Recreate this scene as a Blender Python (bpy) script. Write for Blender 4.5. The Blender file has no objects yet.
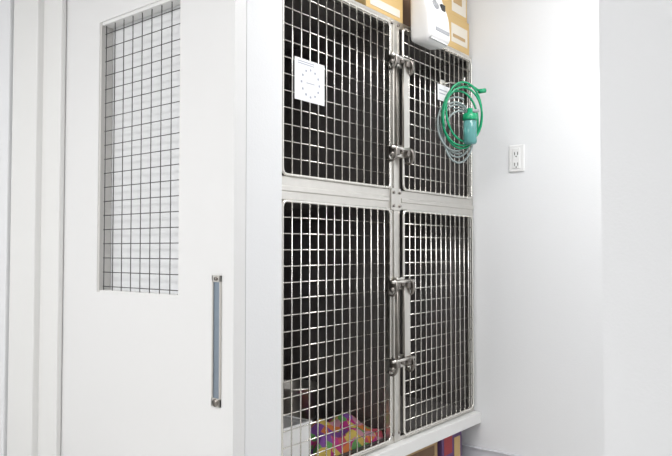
import bpy, bmesh, math, random
from mathutils import Vector, Matrix
random.seed(4)
S=bpy.context.scene
S.view_settings.view_transform='Standard'
S.view_settings.look='None'

# ---------------- materials ----------------
def mat(name,col,rough=.5,metal=0.,bump=0.,bscale=200.,spec=None,noise=0.,nscale=8.,trans=0.):
    m=bpy.data.materials.new(name); m.use_nodes=True
    nt=m.node_tree; b=nt.nodes['Principled BSDF']
    b.inputs['Base Color'].default_value=(*col,1); b.inputs['Roughness'].default_value=rough
    b.inputs['Metallic'].default_value=metal
    if trans: b.inputs['Transmission Weight'].default_value=trans
    if spec is not None: b.inputs['Specular IOR Level'].default_value=spec
    tc=nt.nodes.new('ShaderNodeTexCoord')
    if noise:
        n=nt.nodes.new('ShaderNodeTexNoise'); n.inputs['Scale'].default_value=nscale
        nt.links.new(tc.outputs['Object'],n.inputs['Vector'])
        r=nt.nodes.new('ShaderNodeMapRange'); r.inputs['To Min'].default_value=1-noise; r.inputs['To Max'].default_value=1+noise
        nt.links.new(n.outputs['Fac'],r.inputs['Value'])
        mx=nt.nodes.new('ShaderNodeVectorMath'); mx.operation='SCALE'; mx.inputs[0].default_value=col
        nt.links.new(r.outputs['Result'],mx.inputs['Scale']); nt.links.new(mx.outputs['Vector'],b.inputs['Base Color'])
    if bump:
        n=nt.nodes.new('ShaderNodeTexNoise'); n.inputs['Scale'].default_value=bscale; n.inputs['Detail'].default_value=3
        nt.links.new(tc.outputs['Object'],n.inputs['Vector'])
        bp=nt.nodes.new('ShaderNodeBump'); bp.inputs['Strength'].default_value=bump; bp.inputs['Distance'].default_value=.002
        nt.links.new(n.outputs['Fac'],bp.inputs['Height']); nt.links.new(bp.outputs['Normal'],b.inputs['Normal'])
    return m
M_wall=mat('wallpaper_white',(.83,.84,.855),.75,bump=.2,bscale=160)
M_ceil=mat('ceiling_white',(.85,.85,.85),.8)
M_floor=mat('vinyl_floor',(.60,.59,.57),.45,noise=.06,nscale=5)
M_door=mat('door_laminate',(.81,.81,.81),.4,bump=.04,bscale=90)
M_trim=mat('trim_white',(.82,.82,.81),.45)
M_bead_shade=mat('window_bead',(.62,.61,.59),.5)  # left bead only: shade painted in as grey, other sides stay trim white
M_base=mat('baseboard_grey_white',(.66,.67,.71),.4)
M_wire=mat('black_wire',(.10,.10,.10),.4,.6)
M_steel=mat('brushed_stainless',(.70,.68,.64),.28,1.,noise=.06,nscale=30)
M_bar=mat('steel_bars',(.84,.82,.77),.22,1.)
M_dsteel=mat('dark_steel',(.26,.24,.22),.3,1.)
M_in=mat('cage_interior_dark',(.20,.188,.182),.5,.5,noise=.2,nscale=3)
M_white=mat('white_plastic',(.85,.85,.85),.3)
M_grey=mat('grey_plastic',(.35,.36,.38),.4)
M_black=mat('black_plastic',(.03,.03,.03),.4)
M_paper=mat('paper',(.85,.86,.88),.7)
M_ink=mat('ink',(.40,.42,.50),.7)
M_card=mat('cardboard',(.50,.34,.17),.75,noise=.08,nscale=12)
M_cardd=mat('cardboard_brown',(.20,.12,.07),.75,noise=.1)
M_yellow=mat('yellow_print_card',(.63,.44,.19),.6,noise=.05)
M_lab=mat('label_white',(.74,.69,.60),.6)
M_green=mat('green_tubing',(.01,.33,.15),.25)
M_teal=mat('clear_teal_bottle',(.22,.62,.60),.12,trans=.55)
M_water=mat('teal_core',(.05,.30,.30),.3)
M_gtube=mat('grey_tubing',(.32,.38,.38),.3)
M_red=mat('red_print',(.40,.05,.06),.6)
M_purple=mat('purple_print',(.14,.07,.20),.6)
M_blueg=mat('steel_blue_recess',(.30,.36,.43),.3,.85)
M_lamp=bpy.data.materials.new('lamp_diffuser'); M_lamp.use_nodes=True
_b=M_lamp.node_tree.nodes['Principled BSDF']; _b.inputs['Emission Color'].default_value=(1,1,1,1); _b.inputs['Emission Strength'].default_value=2.2
# patchwork
M_quilt=bpy.data.materials.new('patterned_blanket'); M_quilt.use_nodes=True
nt=M_quilt.node_tree; b=nt.nodes['Principled BSDF']; b.inputs['Roughness'].default_value=.9
tc=nt.nodes.new('ShaderNodeTexCoord'); v=nt.nodes.new('ShaderNodeTexVoronoi'); v.inputs['Scale'].default_value=26
nt.links.new(tc.outputs['Object'],v.inputs['Vector'])
sp=nt.nodes.new('ShaderNodeSeparateColor'); nt.links.new(v.outputs['Color'],sp.inputs['Color'])
cr=nt.nodes.new('ShaderNodeValToRGB'); cr.color_ramp.interpolation='CONSTANT'
cols=[(.38,.03,.17),(.50,.15,.04),(.10,.27,.08),(.48,.36,.08),(.17,.06,.26),(.40,.06,.09),(.42,.20,.25)]
e=cr.color_ramp.elements
e[0].color=(*cols[0],1); e[1].position=1/7; e[1].color=(*cols[1],1)
for i in range(2,7):
    k=e.new(i/7); k.color=(*cols[i],1)
nt.links.new(sp.outputs['Red'],cr.inputs['Fac']); nt.links.new(cr.outputs['Color'],b.inputs['Base Color'])

# ---------------- helpers ----------------
def link(o,parent=None):
    S.collection.objects.link(o)
    if parent: o.parent=parent
    return o
def empty(name):
    o=bpy.data.objects.new(name,None); o.empty_display_size=.1; return link(o)
class B:
    """mesh accumulator in world coordinates"""
    def __init__(s): s.bm=bmesh.new(); s.mats=[]
    def mi(s,m):
        if m not in s.mats: s.mats.append(m)
        return s.mats.index(m)
    def merge(s,t,m,smooth=False):
        i=s.mi(m)
        for f in t.faces: f.material_index=i; f.smooth=smooth
        me=bpy.data.meshes.new('t'); t.to_mesh(me); t.free(); s.bm.from_mesh(me); bpy.data.meshes.remove(me)
    def box(s,x0,x1,y0,y1,z0,z1,m,bev=0.,rot=None,seg=2,smooth=False):
        t=bmesh.new(); bmesh.ops.create_cube(t,size=1)
        c=Vector(((x0+x1)/2,(y0+y1)/2,(z0+z1)/2))
        bmesh.ops.scale(t,vec=(abs(x1-x0),abs(y1-y0),abs(z1-z0)),verts=t.verts)
        if bev: bmesh.ops.bevel(t,geom=t.edges[:],offset=bev,segments=seg,affect='EDGES',profile=.5)
        if rot: bmesh.ops.rotate(t,matrix=rot,verts=t.verts)
        bmesh.ops.translate(t,vec=c,verts=t.verts); s.merge(t,m,smooth)
    def cyl(s,a,b_,r,m,r2=None,seg=10,smooth=True):
        a=Vector(a); b_=Vector(b_); d=b_-a; t=bmesh.new()
        bmesh.ops.create_cone(t,cap_ends=True,segments=seg,radius1=r,radius2=r if r2 is None else r2,depth=d.length)
        q=Vector((0,0,1)).rotation_difference(d.normalized())
        bmesh.ops.rotate(t,matrix=q.to_matrix(),verts=t.verts)
        bmesh.ops.translate(t,vec=(a+b_)/2,verts=t.verts); s.merge(t,m,smooth)
    def sph(s,c,r,m,sc=(1,1,1)):
        t=bmesh.new(); bmesh.ops.create_uvsphere(t,u_segments=20,v_segments=12,radius=r)
        bmesh.ops.scale(t,vec=sc,verts=t.verts); bmesh.ops.translate(t,vec=c,verts=t.verts); s.merge(t,m,True)
    def prism(s,prof,y0,y1,m,bev=0.,seg=4):
        """profile in (x,z), extruded along y"""
        t=bmesh.new(); A=[t.verts.new((x,y0,z)) for x,z in prof]; C=[t.verts.new((x,y1,z)) for x,z in prof]; n=len(prof)
        t.faces.new(A); t.faces.new(C[::-1])
        for i in range(n): t.faces.new((A[i],C[i],C[(i+1)%n],A[(i+1)%n]))
        bmesh.ops.recalc_face_normals(t,faces=t.faces[:])
        if bev: bmesh.ops.bevel(t,geom=t.edges[:],offset=bev,segments=seg,affect='EDGES',profile=.5)
        s.merge(t,m,True)
    def tube(s,pts,r,m,seg=8,closed=False):
        pts=[Vector(p) for p in pts]; n=len(pts); t=bmesh.new(); rings=[]
        up=None
        for i,p in enumerate(pts):
            if closed: d=pts[(i+1)%n]-pts[i-1]
            else: d=pts[min(i+1,n-1)]-pts[max(i-1,0)]
            d.normalize()
            if up is None:
                up=d.orthogonal().normalized()
            else:
                up=(up-d*up.dot(d)).normalized()
            w=d.cross(up)
            rings.append([t.verts.new(p+(up*math.cos(k*2*math.pi/seg)+w*math.sin(k*2*math.pi/seg))*r) for k in range(seg)])
        for i in range(n if closed else n-1):
            A=rings[i];C=rings[(i+1)%n]
            for k in range(seg): t.faces.new((A[k],A[(k+1)%seg],C[(k+1)%seg],C[k]))
        if not closed: t.faces.new(rings[0][::-1]); t.faces.new(rings[-1])
        s.merge(t,m,True)
    def lathe(s,c,prof,m,seg=32,ax=None):
        t=bmesh.new(); rings=[]
        for (r,z) in prof:
            rings.append([t.verts.new((c[0]+r*math.cos(2*math.pi*k/seg),c[1]+r*math.sin(2*math.pi*k/seg),c[2]+z)) for k in range(seg)])
        for A,C in zip(rings,rings[1:]):
            for k in range(seg): t.faces.new((A[k],A[(k+1)%seg],C[(k+1)%seg],C[k]))
        s.merge(t,m,True)
    def done(s,name,parent=None):
        bmesh.ops.recalc_face_normals(s.bm,faces=s.bm.faces[:])
        me=bpy.data.meshes.new(name); s.bm.to_mesh(me); s.bm.free()
        for m in s.mats: me.materials.append(m)
        vs=[v.co for v in me.vertices]
        c=Vector(((min(v.x for v in vs)+max(v.x for v in vs))/2,(min(v.y for v in vs)+max(v.y for v in vs))/2,min(v.z for v in vs)))
        me.transform(Matrix.Translation(-c)); o=bpy.data.objects.new(name,me); o.location=c
        return link(o,parent)
def sbox(name,*a,parent=None,**k):
    q=B(); q.box(*a,**k); return q.done(name,parent)

# ---------------- room ----------------
H=2.5
sbox('floor',-2.6,3.1,-2.6,2.97,-.08,0,M_floor)
sbox('ceiling',-2.6,3.1,-2.6,2.97,H,H+.08,M_ceil)
sbox('wall_far',-.85,3.1,2.85,2.97,0,H,M_wall)
sbox('wall_alcove_left',-.85,-.73,1.52,2.85,0,H,M_wall)
sbox('wall_alcove_right',2.0,2.12,1.52,2.85,0,H,M_wall)
sbox('wall_partition_left',-2.6,.02,1.368,1.52,0,H,M_wall)
sbox('wall_partition_right',1.034,3.1,1.368,1.52,0,H,M_wall)
sbox('wall_header',.02,1.034,1.368,1.52,2.12,H,M_wall)
sbox('wall_left',-2.6,-2.5,-2.5,1.368,0,H,M_wall)
sbox('wall_right',3.0,3.1,-2.5,1.368,0,H,M_wall)
sbox('wall_near',-2.6,3.1,-2.6,-2.5,0,H,M_wall)
q=B(); q.box(-.73,2.0,2.838,2.85,0,.082,M_base,bev=.002); q.box(-.73,2.0,2.834,2.85,.082,.09,M_base,bev=.002); q.done('baseboard_far')
q=B(); q.box(1.034,3.0,1.356,1.368,0,.09,M_base,bev=.003); q.done('baseboard_right')
sbox('trim_1',-1.045,-.905,1.297,1.3185,0,H,M_trim,bev=.005)
sbox('trim_2',-1.232,-1.036,1.272,1.368,0,H,M_trim,bev=.005)
sbox('trim_3',-1.60,-1.242,1.262,1.368,0,H,M_wall,bev=.005)

# ---------------- sliding door ----------------
dr=empty('sliding_door')
X0,X1=-.95,.02; Y0,Y1=1.32,1.366; WX0,WX1,WZ0,WZ1=-.685,-.224,.852,1.812
q=B()
q.box(X0,WX0,Y0,Y1,0.002,2.1,M_door); q.box(WX1,X1,Y0,Y1,0.002,2.1,M_door)
q.box(WX0,WX1,Y0,Y1,0.002,WZ0,M_door); q.box(WX0,WX1,Y0,Y1,WZ1,2.1,M_door)
bmesh.ops.remove_doubles(q.bm,verts=q.bm.verts[:],dist=.0001)
q.done('door_leaf',dr)
q=B()
f=.012
q.box(WX0,WX0+f,Y0+.002,Y1,WZ0,WZ1,M_bead_shade); q.box(WX1-f,WX1,Y0+.004,Y1,WZ0,WZ1,M_trim)
q.box(WX0+f,WX1-f,Y0+.004,Y1,WZ0,WZ0+f*.6,M_trim); q.box(WX0+f,WX1-f,Y0+.004,Y1,WZ1-f,WZ1,M_trim)
q.done('window_bead',dr)
q=B(); nx=9
for i in range(nx):
    x=WX0+.022+(WX1-WX0-.036)*i/(nx-1); q.cyl((x,Y0+.014,WZ0),(x,Y0+.014,WZ1),.0016,M_wire,seg=8)
z=WZ0+.02
while z<WZ1:
    q.cyl((WX0,Y0+.017,z),(WX1,Y0+.017,z),.0015,M_wire,seg=8); z+=.05
q.done('wire_grid',dr)
q=B(); hx0,hx1=-.068,-.030
q.box(hx0,hx0+.006,Y0-.006,Y0,.543,.926,M_steel,bev=.0015); q.box(hx1-.006,hx1,Y0-.006,Y0,.543,.926,M_steel,bev=.0015)
q.box(hx0,hx1,Y0-.006,Y0,.906,.926,M_steel,bev=.0015); q.box(hx0,hx1,Y0-.006,Y0,.543,.568,M_steel,bev=.0015)
q.box(hx0+.006,hx1-.006,Y0-.002,Y0,.568,.906,M_blueg)
q.cyl((-.049,Y0-.009,.555),(-.049,Y0-.004,.555),.011,M_dsteel,seg=16)
q.cyl((-.049,Y0-.009,.916),(-.049,Y0-.004,.916),.006,M_dsteel,seg=16)
q.done('flush_pull_handle',dr)
sbox('sliding_door_rail',-.86,1.1,1.30,1.368,2.102,2.18,M_trim,bev=.004)

# ---------------- cage bank ----------------
cg=empty('stainless_steel_pet_cage')
YA,YB=1.522,2.845; D=-.65
LA,LB=1.537,2.142; RA,RB=2.228,2.815
ZB,ZM0,ZM1,ZT,ZTT=.272,1.160,1.236,1.882,1.912
q=B()
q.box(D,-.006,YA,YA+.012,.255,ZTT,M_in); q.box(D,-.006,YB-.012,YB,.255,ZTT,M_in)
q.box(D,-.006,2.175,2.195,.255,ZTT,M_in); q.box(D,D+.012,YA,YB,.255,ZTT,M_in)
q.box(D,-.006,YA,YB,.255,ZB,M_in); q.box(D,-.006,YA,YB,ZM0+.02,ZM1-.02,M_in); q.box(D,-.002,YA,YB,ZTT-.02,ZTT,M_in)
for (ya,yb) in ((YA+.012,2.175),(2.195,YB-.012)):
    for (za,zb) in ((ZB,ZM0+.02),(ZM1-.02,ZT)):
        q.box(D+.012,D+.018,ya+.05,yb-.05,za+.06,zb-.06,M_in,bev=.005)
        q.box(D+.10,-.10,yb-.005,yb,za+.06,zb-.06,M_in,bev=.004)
q.done('cage_body',cg)
q=B(); bv=.002
q.box(-.02,.0,YA,LA,.255,ZTT,M_steel,bev=bv)
q.box(-.02,.0,RB,YB,.255,ZTT,M_steel,bev=bv)
q.box(-.02,.0,LB+.006,RA-.006,.255,ZTT,M_steel,bev=bv)
q.box(-.02,-.001,YA,YB,.255,ZB,M_steel,bev=bv)
q.box(-.02,-.001,YA,YB,ZM0,ZM1,M_steel,bev=bv)
q.box(-.02,-.001,YA,YB,ZT,ZTT,M_steel,bev=bv)
q.box(-.001,.006,YA,LB,ZM0+.028,ZM0+.046,M_steel,bev=.003); q.box(-.001,.006,RA,YB,ZM0+.028,ZM0+.046,M_steel,bev=.003)
q.box(0,.005,2.173,2.199,.26,ZTT-.004,M_steel,bev=.002)
q.box(0,.008,2.153,2.219,ZM0-.005,ZM1+.005,M_steel,bev=.003)
for yy in (2.165,2.207):
    for zz in (ZM0+.012,ZM1-.012): q.cyl((.006,yy,zz),(.013,yy,zz),.006,M_dsteel,seg=10)
    for zz in (ZTT-.02,.29): q.cyl((0,yy,zz),(.007,yy,zz),.006,M_dsteel,seg=10)
for zz in (.3,.7,1.13,1.26,1.55,1.84): q.cyl((0,YB-.012,zz),(.005,YB-.012,zz),.005,M_dsteel,seg=10)
q.done('cage_frame',cg)

def cdoor(name,ya,yb,za,zb):
    q=B(); x=.010; r=.0052
    cr=.02; pts=[]
    for (cy,cz,a0) in ((yb-cr,zb-cr,0),(ya+cr,zb-cr,90),(ya+cr,za+cr,180),(yb-cr,za+cr,270)):
        for k in range(5):
            a=math.radians(a0+k*22.5); pts.append((x,cy+cr*math.cos(a),cz+cr*math.sin(a)))
    q.tube(pts,r,M_bar,seg=10,closed=True)
    n=14
    for i in range(1,n):
        y=ya+(yb-ya)*i/n; q.cyl((x+.002,y,za),(x+.002,y,zb),.0023,M_bar,seg=8)
    n=round((zb-za)/.053)
    for i in range(1,n):
        z=za+(zb-za)*i/n; q.cyl((x-.003,ya,z),(x-.003,yb,z),.0018,M_bar,seg=8)
    q.done(name,cg)
g=.004
cdoor('grille_door_1',LA-g,LB-g,ZM1+g,ZT+g); cdoor('grille_door_2',RA+g,RB,ZM1+g,ZT+g)
cdoor('grille_door_3',LA-g,LB-g,ZB+g,ZM0-g); cdoor('grille_door_4',RA+g,RB,ZB+g,ZM0-g)

def latch(name,za,zb):
    q=B()
    for z in (za,zb):
        q.box(.005,.028,2.160,2.213,z-.024,z+.024,M_steel,bev=.004)
        q.box(.012,.045,2.125,2.160,z-.020,z+.016,M_dsteel,bev=.005)
        q.box(.012,.045,2.213,2.250,z-.020,z+.016,M_dsteel,bev=.005)
        q.cyl((.04,2.105,z+.008),(.04,2.258,z+.008),.006,M_steel,seg=12)
        for yy,s in ((2.130,-1),(2.235,1)):
            pts=[(.030+.020*math.sin(a),yy+s*.010*math.sin(a*.5),z-.014+.030*math.cos(a)) for a in [k*math.pi*1.35/10 for k in range(11)]]
            q.tube(pts,.005,M_dsteel)
        q.sph((.040,2.108,z-.02),.010,M_dsteel); q.sph((.040,2.252,z-.024),.011,M_dsteel)
        q.cyl((.026,2.185,z),(.044,2.185,z),.011,M_dsteel,seg=14)
    q.box(.030,.034,2.196,2.241,za,zb,M_steel,bev=.001)
    q.box(.028,.032,2.128,2.143,za,zb,M_steel,bev=.001)
    q.cyl((.036,2.194,za),(.036,2.194,zb),.003,M_dsteel)
    q.cyl((.036,2.146,za-.01),(.036,2.146,zb+.01),.0035,M_dsteel)
    q.done(name,cg)
latch('latch_1',1.385,1.74); latch('latch_2',.57,.87)
q=B()
q.box(D,.035,YA,YB,.205,.255,M_trim,bev=.003)
q.box(D,D+.03,YA,YB,0,.205,M_trim); q.box(D,-.35,YA,YA+.03,0,.205,M_trim); q.box(D,-.45,YB-.03,YB,0,.205,M_trim)
q.done('support_shelf',cg)

# ---------------- notes ----------------
py,pz=1.583,1.487
q=B(); q.box(.0155,.0165,py,py+.150,pz,pz+.138,M_paper)
cy,cz=py+.078,pz+.062
for k in range(12):
    a=k*math.pi/6; y=cy+.045*math.cos(a); z=cz+.045*math.sin(a); q.box(.0165,.017,y-.0035,y+.0035,z-.0035,z+.0035,M_ink)
for z in (.120,.127): q.box(.0165,.017,py+.015,py+.095,pz+z,pz+z+.0025,M_ink)
q.box(.0165,.017,cy-.02,cy+.02,cz-.0012,cz+.0012,M_ink)
q.done('paper_notice')
q=B(); q.box(.0155,.0165,2.495,2.60,1.645,1.715,M_paper); q.box(.0165,.017,2.51,2.58,1.69,1.694,M_ink); q.box(.0165,.017,2.51,2.56,1.675,1.679,M_ink); q.done('name_card')

# ---------------- hose & bottle ----------------
oh=empty('coiled_oxygen_hose')
C=Vector((.10,2.545,1.57)); h=Vector((.6,.8,0)); nrm=Vector((.8,-.6,0))
def coil(q,c,rx,rz,turns,r,m,a0=90,drift=.012,wob=.01,seed=1):
    rr=random.Random(seed); pts=[]; n=int(turns*40); p1,p2=rr.random()*6,rr.random()*6
    for i in range(n+1):
        t=i*2*math.pi/40; a=math.radians(a0)+t; k=1+wob*math.sin(t*.63+p1)+wob*.6*math.sin(t*1.37+p2)
        pts.append(c+h*(rx*k*math.cos(a))+Vector((0,0,1))*(rz*k*math.sin(a)-.01*math.sin(t*.4))+nrm*(drift*i/40))
    q.tube(pts,r,m); return pts
q=B(); coil(q,C,.085,.125,3.3,.0045,M_green,drift=.008,wob=.10,seed=3)
q.tube([C+Vector((0,0,.125)),C+h*.05+Vector((0,0,.135)),C+h*.085+Vector((0,0,.115)),C+h*.105+Vector((0,0,.115))],.005,M_green)
q.cyl(C+h*.085+Vector((0,0,.112)),C+h*.115+Vector((0,0,.118)),.010,M_green)
q.done('green_tubing',oh)
q=B(); coil(q,C+Vector((-.01,0,-.075)),.07,.115,2.1,.0042,M_gtube,drift=-.01,a0=70,wob=.1,seed=5)
coil(q,C+Vector((-.01,-.01,-.04)),.08,.11,1.6,.0042,M_gtube,drift=-.01,a0=70,wob=.12,seed=8)
q.done('grey_tubing',oh)
q=B(); c=C+h*.02+nrm*.045+Vector((0,0,-.012))
q.lathe(c+Vector((0,0,-.115)),[(0.001,0),(.024,.002),(.028,.010),(.028,.095),(.024,.10),(.024,.102),(0.001,.102)],M_teal)
q.lathe(c+Vector((0,0,-.115)),[(0.001,.006),(.022,.008),(.022,.045),(0.001,.045)],M_water)
q.cyl(c+Vector((0,0,-.105)),c+Vector((0,0,.0)),.006,M_water,seg=12)
q.lathe(c+Vector((0,0,-.013)),[(.001,0),(.030,0),(.031,.004),(.031,.024),(.026,.028),(.012,.030),(.011,.05),(.001,.05)],M_green)
q.cyl(c+Vector((0,0,.025)),c+h*.04+Vector((0,0,.03)),.007,M_grey,seg=12)
q.done('humidifier_bottle',oh)
y_=C.y
q=B(); q.tube([(.008,y_,1.72),(.05,y_,1.725),(.09,y_,1.71),(.115,y_,1.712),(.118,y_,1.735)],.004,M_bar); q.box(.008,.014,y_-.015,y_+.015,1.69,1.74,M_steel,bev=.002); q.done('hook',oh)

# ---------------- boxes on top ----------------
zt=ZTT
def carton(name,x0,x1,y0,y1,z0,z1,m,labs=()):
    q=B(); q.box(x0,x1,y0,y1,z0,z1,m,bev=.003)
    ym=(y0+y1)/2
    q.box(x0+.01,x1-.01,ym-.02,ym+.02,z1,z1+.001,M_lab)
    for i,(a,b_,c_,d,mm) in enumerate(labs): q.box(x1-.001,x1+.0008+.0007*i,y0+a*(y1-y0),y0+b_*(y1-y0),z0+c_*(z1-z0),z0+d*(z1-z0),mm)
    return q.done(name)
carton('cardboard_box',-.30,-.01,2.01,2.265,zt,zt+.26,M_yellow,[(.0,1,.47,.48,M_card),(.1,.9,.08,.2,M_lab),(.15,.6,.3,.42,M_card)])
carton('cardboard_box',-.32,-.005,2.54,2.83,zt,zt+.155,M_yellow,[(.40,.93,.2,.75,M_lab),(.45,.85,.35,.45,M_card),(.05,.3,.3,.7,M_card)])
carton('cardboard_box',-.30,-.01,2.55,2.82,zt+.156,zt+.36,M_yellow,[(.45,.95,.1,.8,M_lab),(.5,.8,.3,.5,M_card)])
q=B(); q.box(-.28,-.06,2.285,2.52,zt,zt+.28,M_cardd,bev=.003); q.box(-.061,-.057,2.44,2.51,zt+.05,zt+.12,M_lab); q.done('brown_paper_carton')
dv=empty('oxygen_concentrator')
q=B()
q.prism([(.018,1.835),(.10,1.825),(.130,1.85),(.120,1.95),(.08,2.06),(.018,2.09)],2.262,2.42,M_white,bev=.022)
q.done('housing',dv)
q=B(); q.box(.124,.130,2.29,2.395,1.87,1.885,M_grey,bev=.001)
q.cyl((.095,2.32,1.98),(.112,2.32,1.985),.020,M_grey,seg=24); q.box(.093,.112,2.365,2.395,1.965,2.0,M_black,bev=.001)
q.tube([(.05,2.28,2.07),(.05,2.28,2.11),(.05,2.40,2.11),(.05,2.40,2.07)],.008,M_grey)
q.box(-.04,.02,2.31,2.38,zt,zt+.006,M_steel); q.done('front_panel',dv)

# ---------------- inside lower-left cage ----------------
t=bmesh.new(); nx_,ny_=44,44
PA,PB,PC,PD=Vector((-.03,1.74)),Vector((-.03,2.155)),Vector((-.29,2.155)),Vector((-.25,1.90))
vs={}
for i in range(nx_+1):
    for j in range(ny_+1):
        u=i/nx_; w=j/ny_; p=(PA*(1-w)+PB*w)*(1-u)+(PD*(1-w)+PC*w)*u
        edge=min(1,min(u,1-u,w,1-w)*8)
        z=ZB+.004+ (edge**.5)*(.045+.016*math.sin(u*9+w*4)+.012*math.sin(w*14-u*5)+.02*w)
        vs[i,j]=t.verts.new((p.x,p.y,z))
for i in range(nx_):
    for j in range(ny_): t.faces.new((vs[i,j],vs[i+1,j],vs[i+1,j+1],vs[i,j+1]))
q=B(); q.merge(t,M_quilt,True); q.done('patterned_blanket')
q=B(); y0,y1,x0,x1,z0,z1=1.545,1.73,-.36,-.04,ZB,ZB+.145
q.box(x0,x1,y0,y1,z0,z0+.006,M_white); q.box(x0,x0+.005,y0,y1,z0,z1,M_white); q.box(x1-.005,x1,y0,y1,z0,z1,M_white)
q.box(x0,x1,y0,y0+.005,z0,z1,M_white); q.box(x0,x1,y1-.005,y1,z0,z1,M_white)
q.tube([(x0,y0,z1),(x1,y0,z1),(x1,y1,z1),(x0,y1,z1)],.007,M_white,closed=True); q.done('litter_tray')
q=B(); q.lathe((-.38,2.02,ZB),[(.001,0),(.072,0),(.08,.01),(.094,.175),(.10,.18),(.10,.186),(.092,.184),(.076,.012),(.001,.012)],M_steel)
q.lathe((-.38,2.02,ZB),[(.083,.05),(.087,.053),(.087,.057),(.084,.06)],M_steel); q.done('steel_bucket')

# ---------------- things under the shelf ----------------
carton('cardboard_box',-.30,-.03,2.28,2.56,0,.19,M_card,[(.1,.9,.62,.85,M_cardd),(.2,.5,.2,.5,M_red)])
carton('printed_carton',-.28,-.02,2.58,2.76,0,.20,M_purple,[(.1,.5,.5,.9,M_red),(.6,.9,.3,.8,M_yellow)])
carton('cardboard_box',-.30,-.03,1.95,2.26,0,.18,M_cardd,[(.1,.6,.4,.9,M_lab)])

# ---------------- outlet ----------------
q=B(); ox,oz=.218,1.412
q.box(ox-.036,ox+.036,2.843,2.85,oz-.06,oz+.06,M_white,bev=.003)
q.box(ox-.018,ox+.018,2.840,2.844,oz-.046,oz+.046,M_white,bev=.002)
for z in (oz+.02,oz-.028):
    q.box(ox-.009,ox-.006,2.8392,2.8402,z-.006,z+.008,M_black); q.box(ox+.006,ox+.009,2.8392,2.8402,z-.006,z+.008,M_black)
    q.cyl((ox,2.8392,z-.012),(ox,2.8402,z-.012),.003,M_black)
q.done('wall_outlet')

# ---------------- lights ----------------
def lamp(name,x,y,sx,sy,p,col=(1,.99,.98)):
    q=B(); q.box(x-sx/2-.02,x+sx/2+.02,y-sy/2-.02,y+sy/2+.02,H-.03,H,M_trim,bev=.003); q.box(x-sx/2,x+sx/2,y-sy/2,y+sy/2,H-.034,H-.03,M_lamp); q.done(name)
    l=bpy.data.lights.new(name+'_light','AREA'); l.shape='RECTANGLE'; l.size=sx; l.size_y=sy; l.energy=p; l.color=col
    o=bpy.data.objects.new(name+'_light',l); o.location=(x,y,H-.04); link(o)
lamp('ceiling_light_panel',.3,-.8,1.3,1.3,42)
lamp('ceiling_light_panel',1.1,1.98,1.2,.6,19.5)
lamp('ceiling_light_panel',-1.4,-.7,1.0,1.0,13)
w=bpy.data.worlds.new('world'); S.world=w; w.use_nodes=True; w.node_tree.nodes['Background'].inputs[0].default_value=(.9,.95,1,1); w.node_tree.nodes['Background'].inputs[1].default_value=.5

# ---------------- camera ----------------
cd=bpy.data.cameras.new('camera'); cd.sensor_width=36; cd.lens=668/672*36; cd.clip_start=.02
co=bpy.data.objects.new('camera',cd); co.location=(1.45,0,1.0); co.rotation_euler=(math.radians(90+1.886),0,math.radians(38.6)); link(co); S.camera=co
